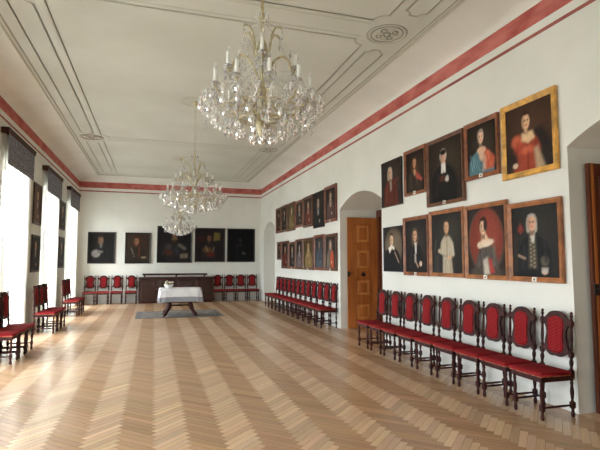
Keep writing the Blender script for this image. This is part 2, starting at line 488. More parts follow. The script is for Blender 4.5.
# ------------------------------------------------------------------ doors standing open inside the niches
def panel_door(name, y, w_, h, x0, pmat, lmat, dmat, rail_mat, st=.115):
    """an open leaf standing across the passage, its face towards the hall's front"""
    d = struct(link(name, None, None, (x0, y, 0)))
    mb = MB()
    rows = [(.16, .62), (.74, 1.20), (1.38, 1.92), (2.02, h - .14)]
    mb.box(0, st, -.045, 0, .01, h); mb.box(w_ - st, w_, -.045, 0, .01, h)
    zs = [.01] + [z for r in rows for z in r] + [h]
    for k in range(0, len(zs), 2): mb.box(st, w_ - st, -.045, 0, zs[k], zs[k + 1])
    mb.box(st, w_ - st, -.026, -.02, .16, h - .14)
    mb.build('door_leaf', rail_mat, d)
    for a, b in rows:
        q = MB(); xa, xb = st, w_ - st
        loops = [(0, -.027), (.03, -.040), (.06, -.028), (.11, -.028), (.14, -.042)]
        pv = []
        for ins, yy in loops: pv += [(xa + ins, yy, a + ins), (xb - ins, yy, a + ins), (xb - ins, yy, b - ins), (xa + ins, yy, b - ins)]
        for k in range(4):
            for j in range(4):
                c2 = (j + 1) % 4; q.add([pv[k * 4 + j], pv[k * 4 + c2], pv[k * 4 + 4 + c2], pv[k * 4 + 4 + j]], [(0, 1, 2, 3)], 1 if k == 2 else 0)
        q.add(pv[16:20], [(0, 1, 2, 3)], 0)
        q.build('door_panel', [pmat, lmat], d)
    q = MB(); q.box(-.012, .05, -.066, -.046, 1.24, 1.36); q.lathe([(.011, 0), (.011, .05)], (.02, -.066, 1.31), (0, -1, 0)); q.tube([(.02, -.112, 1.31), (.10, -.112, 1.305)], .009)
    q.build('lock_case', M_BLACK, d)
    q = MB(); cx = w_ * .5
    q.lathe([(.05, 0), (.05, .006), (.02, .012)], (cx, -.045, 1.29), (0, -1, 0), 14)
    q.tube([(cx + .045 * math.cos(t), -.062, 1.285 + .035 * math.sin(t)) for t in [k * PI / 8 for k in range(16)]], .008, 6, 0, True)
    q.box(cx - .06, cx + .06, -.050, -.045, 1.282, 1.298)
    q.build('pull_ring', M_BLACK, d)
    return d
panel_door('door_1', 10.56, .80, 2.67, 4.465, M_DOOR, M_DOORLIGHT, M_DOORDARK, M_DOOR, .185)
d2 = panel_door('door_2', 3.94, .80, 2.67, 4.49, M_DOORDARK, M_DOORDARK, M_DOORDARK, M_DOORDARK)
mb = MB(); mb.box(.028, .062, -.053, -.0452, .012, 2.668); mb.build('edge_bead', M_DOOR, d2)
for k, (a, b) in enumerate(NICHES[:2]):
    mb = MB(); xf = XR + NDEPTH - .10
    mb.box(xf, xf + .09, a + .05, a + .19, 0, 2.86); mb.box(xf, xf + .09, b - .19, b - .05, 0, 2.86); mb.box(xf, xf + .09, a + .19, b - .19, 2.70, 2.86)
    mb.box(xf + .05, xf + .08, a + .19, b - .19, 0.01, 2.70, 1)
    struct(mb.build('door_%d' % (k + 3), [M_DOORDARK, M_DOORDARK]))

# ------------------------------------------------------------------ chairs
SQ = [(.0, -.02)]
def turned(z0, z1, prof):
    return [(r, z0 + (z1 - z0) * t) for r, t in prof]
def block(mb, c, h0, h1, s, axis=None, org=(0, 0, 0)):
    """a square block on a post"""
    a = Vector(axis or (0, 0, 1)).normalized(); o = Vector(org)
    p0, p1 = o + a * h0, o + a * h1; b = .004
    vs = []
    for p, q in ((p0, s - b), (p0 + a * b, s), (p1 - a * b, s), (p1, s - b)):
        for dx, dy in ((-1, -1), (1, -1), (1, 1), (-1, 1)): vs.append((p.x + dx * q, p.y + dy * q, p.z))
    fs = [(3, 2, 1, 0), (12, 13, 14, 15)]
    for k in range(3):
        for j in range(4):
            c2 = (j + 1) % 4; fs.append((k * 4 + j, k * 4 + c2, k * 4 + 4 + c2, k * 4 + 4 + j))
    mb.add(vs, fs)
def leg_low(mb, x, y):
    o = (x, y, 0)
    mb.lathe([(.013, 0), (.019, .012), (.021, .03), (.017, .055), (.013, .075), (.018, .085), (.018, .092)], o, None, 10)
    block(mb, None, .09, .155, .0205, None, o)
    mb.lathe([(.018, .155), (.018, .162), (.012, .172), (.015, .19), (.020, .235), (.021, .265), (.016, .30), (.0125, .325), (.018, .338), (.018, .348), (.013, .358), (.018, .372), (.019, .382)], o, None, 10)
FX, FY, RX, RY = .185, -.20, .192, .185
TILT = Vector((0, .035, .62)).normalized()
def ypost(z): return RY + (z - .43) * .035 / .62
def make_chair():
    root = link('dining_chair', None)
    for sx in (-1, 1):
        mb = MB(); leg_low(mb, sx * FX, FY); block(mb, None, .38, .435, .022, None, (sx * FX, FY, 0)); mb.build('leg', M_DARKWOOD, root)
    for sx in (-1, 1):
        mb = MB(); leg_low(mb, sx * RX, RY); block(mb, None, .38, .475, .0215, None, (sx * RX, RY, 0))
        o = (sx * RX, ypost(.43), .43); A = TILT
        mb.lathe([(.018, .045), (.018, .055), (.013, .063), (.015, .08), (.021, .105), (.022, .13), (.014, .155), (.018, .163), (.018, .17)], o, A, 10)
        block(mb, None, .17, .225, .019, A, o)
        mb.lathe([(.017, .225), (.018, .232), (.013, .24), (.018, .255), (.018, .262), (.013, .272), (.0155, .32), (.0165, .36), (.0145, .42), (.0125, .47), (.018, .478), (.018, .485), (.0135, .492)], o, A, 10)
        block(mb, None, .492, .545, .0185, A, o)
        mb.lathe([(.018, .545), (.019, .552), (.010, .560), (.009, .575), (.016, .585), (.018, .598), (.012, .607), (.009, .612), (.015, .618), (.016, .630), (.008, .641), (.002, .644)], o, A, 10)
        mb.build('leg', M_DARKWOOD, root)
    mb = MB()
    mb.box(-FX + .02, FX - .02, FY - .014, FY + .014, .375, .432)
    mb.box(-RX + .02, RX - .02, RY - .014, RY + .014, .375, .432)
    for sx in (-1, 1):
        vs = []
        for y, x in ((FY + .02, FX), (RY - .02, RX)):
            for dx in (-.014, .014):
                for z in (.375, .432): vs.append((sx * x + dx, y, z))
        mb.add(vs, [(0, 1, 3, 2), (4, 6, 7, 5), (0, 4, 5, 1), (2, 3, 7, 6), (1, 5, 7, 3), (0, 2, 6, 4)])
    mb.build('seat_frame', M_DARKWOOD, root)
    # cushion: rounded trapezoid, slightly domed
    out = [(-.222, -.232), (-.16, -.240), (0, -.242), (.16, -.240), (.222, -.232), (.232, -.222), (.228, 0), (.222, .13), (.214, .158), (.185, .163), (0, .165), (-.185, .163), (-.214, .158), (-.222, .13), (-.228, 0), (-.232, -.222)]
    mb = MB(); n = len(out); vs = []; fs = []
    lv = [(.96, .430), (1.0, .436), (1.0, .452), (.975, .466), (.90, .474), (.7, .480), (.4, .484)]
    for s_, z in lv: vs += [(x * s_, (y + .038) * s_ - .038, z) for x, y in out]
    for k in range(len(lv) - 1):
        for j in range(n):
            c2 = (j + 1) % n; fs.append((k * n + j, k * n + c2, (k + 1) * n + c2, (k + 1) * n + j))
    fs.append(tuple(range(n - 1, -1, -1))); fs.append(tuple((len(lv) - 1) * n + j for j in range(n)))
    mb.add(vs, fs, 0, True)
    seat = mb.build('seat', M_FABRIC, root)
    mb = MB(); lp = [(x * 1.004, (y + .038) * 1.004 - .038) for x, y in out]; vs = [(x, y, .431) for x, y in lp] + [(x, y, .441) for x, y in lp]
    mb.add(vs, [(j, (j + 1) % n, n + (j + 1) % n, n + j) for j in range(n)])
    mb.build('braid_trim', M_BRAID, seat)
    # carved back panel
    h = [(0, .588), (.05, .583), (.09, .594), (.125, .622), (.155, .630), (.185, .612), (.185, .655), (.162, .674), (.148, .70), (.143, .745), (.130, .79), (.125, .83), (.133, .872), (.148, .905), (.160, .922), (.185, .936), (.185, .978), (.164, .980), (.142, .994), (.115, 1.020), (.085, 1.046), (.045, 1.062), (0, 1.066)]
    pl = h + [(-x, z) for x, z in reversed(h[1:-1])]
    pl = [(p.x, p.y) for p in smooth_path([(x, z, 0) for x, z in pl], 2, True)]
    mb = MB(); mb.prism(pl, lambda a, b, d: (a, ypost(b) + d, b), -.013, .013)
    back = mb.build('backrest', M_DARKWOOD, root)
    g = [(0, .618), (.045, .621), (.080, .636), (.100, .662), (.105, .70), (.099, .75), (.095, .81), (.099, .865), (.106, .91), (.104, .95), (.088, .984), (.048, 1.008), (0, 1.013)]
    pg = g + [(-x, z) for x, z in reversed(g[1:-1])]; n = len(pg); mb = MB(); vs = []; fs = []
    for s_, dy in ((1.0, -.012), (.98, -.020), (.85, -.027), (.5, -.031)):
        vs += [(x * s_, ypost((z - .8) * s_ + .8) + dy, (z - .8) * s_ + .8) for x, z in pg]
    for k in range(3):
        for j in range(n):
            c2 = (j + 1) % n; fs.append((k * n + c2, k * n + j, (k + 1) * n + j, (k + 1) * n + c2))
    fs.append(tuple(3 * n + j for j in range(n - 1, -1, -1)))
    mb.add(vs, fs, 0, True); mb.build('back_pad', M_FABRIC, back)
    mb = MB()
    for z, y_ in ((.122, 0),):
        for sx in (-1, 1):
            a = Vector((sx * FX, FY + .018, z)); b = Vector((sx * RX, RY - .018, z)); d = b - a
            mb2 = MB(); l = d.length
            mb2.lathe([(.009, 0), (.010, l * .1), (.013, l * .3), (.012, l * .5), (.013, l * .7), (.010, l * .9), (.009, l)], a, d, 8)
            mb2.build('stretcher', M_DARKWOOD, root)
    return root
proto = make_chair(); first = [True]
def place(x, y, rz, label, group):
    c = proto if first[0] else copy_tree(proto)
    first[0] = False
    c.location = (x, y, 0); c.rotation_euler = (0, 0, rz)
    tag(c, label, 'chair', group)
near_lab = ['rightmost of the row, beside the niche with the dark brown door', 'second from the right, under the bewigged man in a dark coat',
            'third from the right in the row under the ten portraits', 'fourth from the right, under the lady on the red oval',
            'fifth from the right, middle of the row under the ten portraits', 'sixth from the right, under the priest in white',
            'seventh from the right in the row under the ten portraits', 'eighth from the right, next to last by the open door',
            'left end of the row, nearest the open honey wood door']
for k in range(9):
    place(3.98, 4.12 + .503 * min(k, 1) + .488 * max(k - 1, 0) + (0, 0, 0, 0, .03, .07, .11, .125, .15)[k], -PI / 2, 'red chair, ' + near_lab[k], 'red chairs along the right wall')
for k in range(12):
    w_ = ('nearest the open honey wood door' if k == 0 else 'nearest the back corner' if k == 11 else '%s from the open door' % ORD[k])
    place(4.055, 10.92 + .50 * k, -PI / 2, 'red chair in the far right row of twelve, ' + w_, 'red chairs in the far right row')
for k, x in enumerate((-2.29, -1.82, -1.33, -.81)):
    place(x, 19.24, 0, 'red chair at the back wall left of the cabinet, ' + ['by the left corner', 'second from the left corner', 'second from the cabinet', 'touching the cabinet'][k], 'red chairs left of the cabinet')
for k, x in enumerate((2.50, 2.98, 3.455, 3.93)):
    place(x, 19.24, 0, 'dim red chair at the back wall right of the cabinet, ' + ['beside the cabinet', 'second from the cabinet', 'second from the right corner', 'by the right corner'][k], 'red chairs right of the cabinet')
LCH = []
for base, where in (((8.64, 9.12, 9.6), 'before the nearest window in view'), ((11.90, 12.385, 12.87), 'before the pier between first and second windows'), ((15.27, 15.75, 16.23), 'before the pier between second and third windows')):
    for y, wch in zip(base, ('nearest', 'middle', 'farthest')): LCH.append((y, '%s of three red chairs %s' % (wch, where)))
for y, l in LCH:
    place(-2.30, y, PI / 2, l, 'red chairs along the window wall')

# ------------------------------------------------------------------ portraits
def sstep(x): x = np.clip(x, 0, 1); return x * x * (3 - 2 * x)
def C3(c): return np.array([lin(q) for q in c])
class Canvas:
    def __init__(s, w_, h, bg, bg2=None, n=50, seed=0):
        s.w, s.h = w_, h; s.a = h / w_
        s.nx = n; s.ny = max(8, int(n * s.a))
        u = np.linspace(0, 1, s.nx + 1); v = np.linspace(0, 1, s.ny + 1)
        s.U, s.V = np.meshgrid(u, v)
        s.rng = np.random.RandomState(seed)
        s.C = np.zeros(s.U.shape + (3,)); s.C[:] = C3(bg)
        if bg2:   # a lighter painted ground behind the sitter, as portrait painters lay it
            m = sstep(1 - np.hypot((s.U - .62) / .6, (s.V - .62) / .55)); s.mix(m * .8, bg2)
    def mix(s, m, c):
        m = m[..., None]; s.C = s.C * (1 - m) + C3(c) * m
    def E(s, cx, cy, rx, ry, col, soft=.25, al=1.0, rot=0):
        x, y = s.U - cx, (s.V - cy) * s.a; ry = ry
        c, d = math.cos(rot), math.sin(rot); x, y = x * c + y * d, -x * d + y * c
        q = np.hypot(x / rx, y / (ry * s.a)); s.mix(sstep((1 - q) / soft + .5) * al, col)
    def P(s, pts, col, soft=.02, al=1.0):
        X, Y = s.U, s.V * s.a; P = [(a, b * s.a) for a, b in pts]; n = len(P)
        d = np.full(X.shape, 9.0); ins = np.zeros(X.shape, bool)
        for i in range(n):
            (x0, y0), (x1, y1) = P[i], P[(i + 1) % n]
            ex, ey = x1 - x0, y1 - y0; t = np.clip(((X - x0) * ex + (Y - y0) * ey) / (ex * ex + ey * ey + 1e-12), 0, 1)
            d = np.minimum(d, np.hypot(X - x0 - t * ex, Y - y0 - t * ey))
            if abs(y1 - y0) > 1e-9:
                c = ((y0 > Y) != (y1 > Y)) & (X < (x1 - x0) * (Y - y0) / (y1 - y0) + x0); ins ^= c
        s.mix(sstep(np.where(ins, d, -d) / (2 * soft) + .5) * al, col)
    def Ln(s, x0, y0, x1, y1, wd, col, soft=.5, al=1.0):
        X, Y = s.U, s.V * s.a; y0 *= s.a; y1 *= s.a; ex, ey = x1 - x0, y1 - y0
        t = np.clip(((X - x0) * ex + (Y - y0) * ey) / (ex * ex + ey * ey + 1e-12), 0, 1)
        q = np.hypot(X - x0 - t * ex, Y - y0 - t * ey) / wd; s.mix(sstep((1 - q) / soft) * al, col)
    def head(s, cx, cy, r, skin, hair, style, turn=0.0):
        A = s.a; ry = r * 1.38 / A
        dk = tuple(q * .62 for q in skin)
        if style == 'wig':
            for q in (-1, 1):
                s.E(cx + q * r * .8, cy - ry * .15, r * .48, ry * .85, hair, .7); s.E(cx + q * r * .85, cy - ry * .8, r * .4, ry * .42, hair, .8)
            s.E(cx, cy + ry * .5, r * 1.1, ry * .72, hair, .5)
        elif style == 'long':
            for q in (-1, 1): s.E(cx + q * r * .95, cy - ry * .55, r * .6, ry * 1.25, hair, .6)
            s.E(cx, cy + ry * .4, r * 1.2, ry * .95, hair, .5)
        elif style == 'updo':
            s.E(cx, cy + ry * .35, r * 1.1, ry * .92, hair, .4); s.E(cx + r * .2, cy + ry * 1.05, r * .6, ry * .35, hair, .6)
        else: s.E(cx, cy + ry * .25, r * 1.15, ry * 1.02, hair, .4)
        s.P([(cx - r * .42, cy - ry * .6), (cx + r * .42, cy - ry * .6), (cx + r * .5, cy - ry * 1.6), (cx - r * .5, cy - ry * 1.6)], dk, .015)
        s.E(cx, cy, r * .9, ry, skin, .3)
        s.E(cx - r * .62 - turn * r * .2, cy - ry * .05, r * .35, ry * .8, dk, 1.0, .55)
        t = turn * r * .3
        for q in (-1, 1):
            s.E(cx + q * r * .36 + t, cy + ry * .10, r * .17, ry * .075, (52, 36, 30), .8, .9)
            s.Ln(cx + q * r * .2 + t, cy + ry * .27, cx + q * r * .52 + t, cy + ry * .25, r * .10, (86, 58, 44), .8, .7)
        s.Ln(cx + t, cy + ry * .1, cx + t * 1.3 + r * .06, cy - ry * .24, r * .11, dk, 1, .6)
        s.E(cx + t, cy - ry * .50, r * .26, ry * .07, (150, 66, 58), .8, .9)
        if style in ('wig', 'long', 'short', 'updo'): s.E(cx, cy + ry * 1.0, r * .8, ry * .20, hair, .7)
    def coat(s, cx, top, col, wid=.36, lean=0):
        s.P([(cx - wid - .02, -.05), (cx - wid, top - .24), (cx - wid * .72, top - .10), (cx - .07, top), (cx + .07, top), (cx + wid * .72, top - .10), (cx + wid, top - .24), (cx + wid + .03, -.05)], col, .03)
        hi = tuple(min(255, q * 1.35 + 8) for q in col); lo = tuple(q * .55 for q in col)
        s.Ln(cx + wid * .55, top - .16, cx + wid * .62, .12, .05, lo, 1, .6); s.Ln(cx - wid * .55, top - .16, cx - wid * .72, .12, .05, hi, 1, .5)
        s.Ln(cx - .02, top - .06, cx + .02, -.05, .02, lo, 1, .6)
    def grain(s, k=.06):
        g = s.rng.normal(0, 1, s.U.shape)
        g = (g + np.roll(g, 1, 0) + np.roll(g, 1, 1) + np.roll(g, -1, 0)) / 2
        s.C = np.clip(s.C * (1 + k * g[..., None]), 0, 1)
    def build(s, parent, y):
        s.grain(); nx, ny = s.nx, s.ny
        vs = [((u - .5) * s.w, y, v * s.h) for v, u in zip(s.V.ravel(), s.U.ravel())]
        fs = [(r * (nx + 1) + c, r * (nx + 1) + c + 1, (r + 1) * (nx + 1) + c + 1, (r + 1) * (nx + 1) + c) for r in range(ny) for c in range(nx)]
        me = bpy.data.meshes.new('canvas'); me.from_pydata(vs, [], fs); me.materials.append(M_PAINT)
        ca = me.color_attributes.new('Col', 'FLOAT_COLOR', 'POINT')
        arr = np.ones((len(vs), 4), np.float32); arr[:, :3] = s.C.reshape(-1, 3); ca.data.foreach_set('color', arr.ravel())
        return link('canvas', me, parent)
FRAME_M = {}
def frame_mat(c):
    if c not in FRAME_M:
        FRAME_M[c] = noisy(mat('frame_wood_%d' % len(FRAME_M), rgb(*c), .4, .5), rgb(*[q * .82 for q in c]), rgb(*[min(255, q * 1.12) for q in c]), (9, 9, 9), 5, .03)
    return FRAME_M[c]
def frame_mesh(w_, h, fw, dp):
    mb = MB()
    prof = [(0, 0), (0, -dp * .8), (fw * .15, -dp), (fw * .45, -dp * .9), (fw * .8, -dp * .62), (fw, -dp * .5), (fw, -.004)]
    vs = []
    for i, y in prof: vs += [(-w_ / 2 + i, y, i), (w_ / 2 - i, y, i), (w_ / 2 - i, y, h - i), (-w_ / 2 + i, y, h - i)]
    fs = []
    for k in range(len(prof) - 1):
        for j in range(4):
            c = (j + 1) % 4; fs.append((k * 4 + j, k * 4 + c, k * 4 + 4 + c, k * 4 + 4 + j))
    mb.add(vs, fs); return mb
def painting(loc, rz, w_, h, fcol, fw, label, group, art, bg, bg2=None, n=40, tagged=False, seed=0, dp=.045, mute=1.0):
    p = thing('framed_portrait', label, 'painting', loc, rz, group)
    if fcol: frame_mesh(w_, h, fw, dp).build('frame', frame_mat(fcol), p)
    else:
        fw = .012; frame_mesh(w_, h, fw, .03).build('frame', frame_mat((30, 26, 24)), p)
    cv = Canvas(w_ - 2 * fw, h - 2 * fw, bg, bg2, n, seed); c0 = cv.C.copy(); art(cv); cv.C = c0 + mute * (cv.C - c0)
    o = cv.build(p, -.016); o.location = (0, 0, fw)
    if tagged:
        mb = MB(); mb.box(-.032, .032, -dp - .004, -dp + .012, .005, .058); mb.box(-.010, .012, -dp - .0055, -dp - .004, .018, .042, 1)
        mb.build('number_tag', [M_TAG, M_INK], p).location = (.01, 0, 0)
    return p

def a_a(c):
    c.coat(.46, .62, (92, 40, 30), .34); c.P([(.40, .60), (.50, .60), (.51, .36), (.44, .30)], (150, 140, 128), .02); c.head(.42, .72, .10, (206, 168, 142), (178, 166, 146), 'wig')
    c.Ln(.60, .46, .84, .56, .05, (98, 50, 38)); c.Ln(.26, .40, .20, .10, .06, (112, 56, 42), 1, .7); c.Ln(.60, .30, .58, .02, .05, (62, 28, 24), 1, .8)
def a_b(c):
    c.coat(.46, .58, (56, 46, 38), .38); c.P([(.50, .54), (.60, .48), (.90, .27), (.84, .22), (.56, .32)], (164, 74, 66), .03); c.head(.46, .71, .105, (192, 142, 104), (82, 56, 36), 'wig')
    for q in (-1, 1): c.E(.46 + q * .13, .58, .07, .12, (74, 50, 34), .9)
    c.P([(.40, .54), (.53, .54), (.52, .42), (.45, .38)], (184, 142, 106), .03); c.Ln(.24, .40, .30, .08, .05, (74, 62, 52), 1, .7); c.Ln(.52, .36, .66, .14, .02, (156, 120, 90), 1, .6)
def a_c(c):
    c.coat(.46, .62, (26, 24, 25), .36); c.E(.32, .28, .26, .18, (30, 28, 28), .9); c.E(.62, .24, .24, .2, (30, 28, 28), .9)
    c.head(.46, .715, .088, (206, 162, 138), (196, 190, 180), 'short'); c.E(.46, .80, .095, .045, (28, 25, 25), .5)
    c.P([(.40, .62), (.53, .62), (.53, .46), (.48, .455), (.46, .49), (.44, .455), (.395, .46)], (212, 210, 204), .012)
    c.E(.42, .37, .10, .05, (78, 44, 34), .6); c.E(.57, .35, .05, .05, (204, 176, 158), .5, 1, .6); c.P([(.50, .33), (.57, .41), (.61, .39), (.59, .32)], (196, 194, 190), .012); c.Ln(.30, .45, .22, .12, .05, (46, 42, 40), 1, .6)
def a_d(c):
    c.coat(.48, .50, (84, 120, 130), .42); c.P([(.60, .50), (.76, .42), (.95, .26), (.90, .06), (.62, .06), (.56, .24)], (190, 92, 66), .05)
    c.E(.50, .47, .15, .07, (222, 182, 154), .5); c.P([(.40, .46), (.58, .46), (.60, .32), (.50, .24), (.42, .32)], (214, 178, 152), .04)
    c.P([(.56, .30), (.66, .34), (.64, .08), (.52, .04)], (206, 176, 154), .05, .8); c.head(.48, .73, .105, (226, 186, 160), (150, 138, 126), 'updo', .3)
    for k in range(10): c.Ln(.10 + .035 * k, .42 - .02 * k, .16 + .045 * k, .08 + .012 * (k % 3), .02, (44, 76, 90) if k % 2 else (126, 162, 168), 1, .75)
    c.Ln(.72, .40, .80, .14, .03, (220, 128, 96), 1, .7); c.Ln(.84, .30, .70, .12, .025, (140, 60, 44), 1, .7)
def a_e(c):
    c.coat(.48, .55, (154, 68, 48), .32); c.E(.26, .46, .13, .10, (194, 100, 72), .8); c.E(.28, .36, .08, .10, (150, 56, 40), 1, .7)
    c.P([(.62, .58), (.80, .60), (.96, .36), (1.0, .02), (.70, -.05), (.76, .30)], (40, 34, 34), .05); c.E(.10, .18, .18, .16, (46, 36, 32), .9); c.E(.86, .14, .14, .14, (44, 36, 34), .9)
    c.P([(.36, .57), (.60, .57), (.64, .46), (.50, .40), (.36, .46)], (222, 190, 150), .03); c.head(.46, .735, .095, (222, 178, 140), (58, 38, 30), 'updo', .2); c.Ln(.45, .62, .47, .57, .04, (214, 172, 136), 1)
    c.P([(.62, .30), (.70, .32), (.84, .0), (.66, -.05)], (178, 152, 124), .05); c.E(.20, .10, .06, .04, (206, 180, 156), .6); c.E(.47, .30, .14, .06, (206, 106, 76), 1, .8); c.Ln(.50, .24, .48, 0, .06, (136, 48, 34), 1, .7)
def a_f(c):
    c.E(.52, .56, .46, .40, (84, 74, 62), .25); c.E(.54, .56, .42, .37, (110, 96, 80), .7); c.coat(.42, .56, (22, 21, 23), .46); c.head(.42, .70, .115, (206, 170, 140), (70, 54, 42), 'short')
    c.P([(.24, .52), (.40, .59), (.56, .56), (.58, .47), (.44, .52), (.32, .40)], (220, 214, 204), .015); c.Ln(.60, .42, .80, .20, .035, (172, 142, 120), .8)
def a_g(c):
    c.coat(.46, .58, (28, 25, 24), .38); c.head(.45, .70, .105, (200, 156, 126), (94, 72, 54), 'long'); c.P([(.43, .57), (.53, .57), (.52, .36), (.46, .34)], (200, 196, 190), .014)
    c.P([(.42, .34), (.49, .36), (.50, .20), (.42, .18)], (160, 154, 148), .03); c.E(.70, .16, .06, .05, (206, 176, 154), .6); c.Ln(.48, .20, .58, .10, .035, (184, 146, 124), .8); c.Ln(.26, .38, .24, .08, .05, (48, 44, 40), 1, .7)
def a_h(c):
    c.P([(.10, .30), (.24, .34), (.26, -.02), (.06, -.02)], (56, 54, 52), .04)
    c.P([(.36, -.05), (.38, .28), (.28, .36), (.32, .52), (.42, .61), (.52, .635), (.62, .60), (.72, .50), (.76, .30), (.66, .24), (.70, -.05)], (178, 168, 148), .03)
    c.Ln(.52, .60, .52, .24, .012, (128, 106, 84), .8); c.Ln(.38, .29, .68, .26, .022, (104, 94, 82), .9, .7); c.Ln(.70, .44, .72, .30, .03, (206, 198, 180), 1, .8); c.Ln(.40, .48, .37, .34, .03, (204, 194, 176), 1, .8); c.Ln(.46, .22, .44, -.02, .035, (146, 136, 118), 1, .7); c.Ln(.62, .22, .62, -.02, .03, (140, 130, 112), 1, .7)
    c.E(.58, .26, .07, .035, (204, 166, 136), .6, 1, .3); c.E(.26, .37, .05, .035, (194, 158, 130), .6); c.Ln(.24, .38, .30, .33, .025, (190, 180, 160)); c.head(.51, .765, .088, (202, 160, 126), (70, 54, 44), 'short'); c.Ln(.10, .36, .14, .56, .03, (72, 66, 62))
def a_i(c):
    c.E(.5, .5, .49, .50, (76, 66, 56), .08); c.E(.5, .52, .45, .465, (122, 55, 43), .12); c.E(.58, .62, .28, .28, (138, 66, 52), .9)
    c.coat(.52, .47, (84, 78, 72), .28); c.E(.5, .03, .44, .10, (72, 66, 58), .6); c.P([(.42, .22), (.54, .26), (.60, .02), (.44, .0)], (186, 178, 164), .04); c.P([(.56, .24), (.64, .24), (.72, .04), (.60, .02)], (168, 62, 56), .04)
    c.E(.50, .47, .21, .055, (220, 202, 180), .5, 1, .15); c.E(.34, .44, .07, .05, (214, 192, 166), .7); c.P([(.40, .62), (.50, .62), (.60, .50), (.38, .50)], (224, 188, 158), .03); c.head(.44, .71, .10, (226, 186, 154), (50, 36, 28), 'updo', -.2); c.E(.50, .74, .05, .10, (52, 37, 30), .8)
    c.Ln(.72, .42, .70, .14, .06, (108, 100, 92), 1, .8); c.Ln(.34, .38, .36, .12, .05, (58, 52, 50), 1, .7)
def a_j(c):
    c.E(.20, .68, .07, .055, (112, 42, 36), .7); c.Ln(.20, .76, .20, .62, .02, (128, 60, 48)); c.coat(.48, .60, (31, 31, 34), .36); c.P([(.38, .60), (.54, .58), (.55, .12), (.36, .12)], (78, 73, 64), .03)
    for k in range(16): c.E(.42 + .07 * (k % 2), .56 - .028 * k, .024, .016, (140, 130, 108), .9)
    c.P([(.41, .62), (.52, .62), (.50, .50), (.45, .47)], (200, 195, 184), .015); c.head(.455, .755, .095, (214, 166, 138), (170, 162, 150), 'wig', .2)
    c.E(.71, .22, .08, .07, (92, 86, 74), .8); c.E(.70, .07, .06, .035, (210, 186, 168), .6); c.P([(.64, .13), (.78, .13), (.77, .07), (.64, .07)], (184, 178, 168), .02, .8); c.Ln(.14, .30, .28, .26, .03, (150, 128, 110)); c.Ln(.70, .50, .74, .22, .06, (44, 44, 48), 1, .8)
    c.P([(.02, .04), (.10, .04), (.10, .62), (.02, .60)], (52, 44, 40), .03)
RB = (134, 78, 46); OB = (158, 100, 58); GD = (212, 160, 78); DB = (108, 66, 42)
# (y far, y near, z0, z1)
NEAR = [((7.54, 8.31), (2.645, 3.525), None, 0, 'unframed dark portrait of an elder man in a red-brown coat, upper row left end', a_a, (46, 38, 34), (64, 54, 44), False),
        ((6.73, 7.42), (2.75, 3.56), RB, .055, 'small red-brown framed portrait of a sitter with long curls and pink drape', a_b, (36, 28, 24), (60, 44, 32), True),
        ((5.73, 6.70), (2.48, 3.55), DB, .055, 'portrait of a cleric in black with white bands, largest of the upper row', a_c, (48, 40, 33), (68, 58, 47), True),
        ((5.00, 5.70), (2.745, 3.56), RB, .06, 'portrait of a lady in a blue gown with orange drape', a_d, (40, 33, 28), (66, 58, 48), True),
        ((4.07, 4.94), (2.63, 3.58), GD, .07, 'bright gold wood framed portrait of a lady in an orange-red dress', a_e, (62, 44, 36), (84, 58, 46), False),
        ((7.54, 8.27), (1.41, 2.255), None, 0, 'unframed portrait of a man in black with wide white collar', a_f, (40, 36, 34), None, False),
        ((6.69, 7.49), (1.36, 2.37), RB, .06, 'portrait of a long-haired man in black robe with white neckcloth, lower row', a_g, (36, 32, 32), (56, 50, 46), True),
        ((5.77, 6.66), (1.365, 2.40), OB, .06, 'portrait of a priest in a cream white robe', a_h, (42, 40, 38), (60, 55, 50), False),
        ((4.89, 5.75), (1.36, 2.39), OB, .06, 'portrait of a dark-haired lady on a red oval ground', a_i, (44, 36, 34), None, True),
        ((4.06, 4.88), (1.36, 2.32), OB, .06, 'portrait of a bewigged man in a dark coat and patterned waistcoat', a_j, (40, 39, 37), (54, 51, 48), True)]
for k, (yy, zz, fc, fw, lab, art, bg, bg2, tg) in enumerate(NEAR):
    painting((XR - .012, sum(yy) / 2, zz[0]), -PI / 2, yy[1] - yy[0], zz[1] - zz[0], fc, fw, lab, 'ten portraits on the right wall', art, bg, bg2, 54, tg, k)

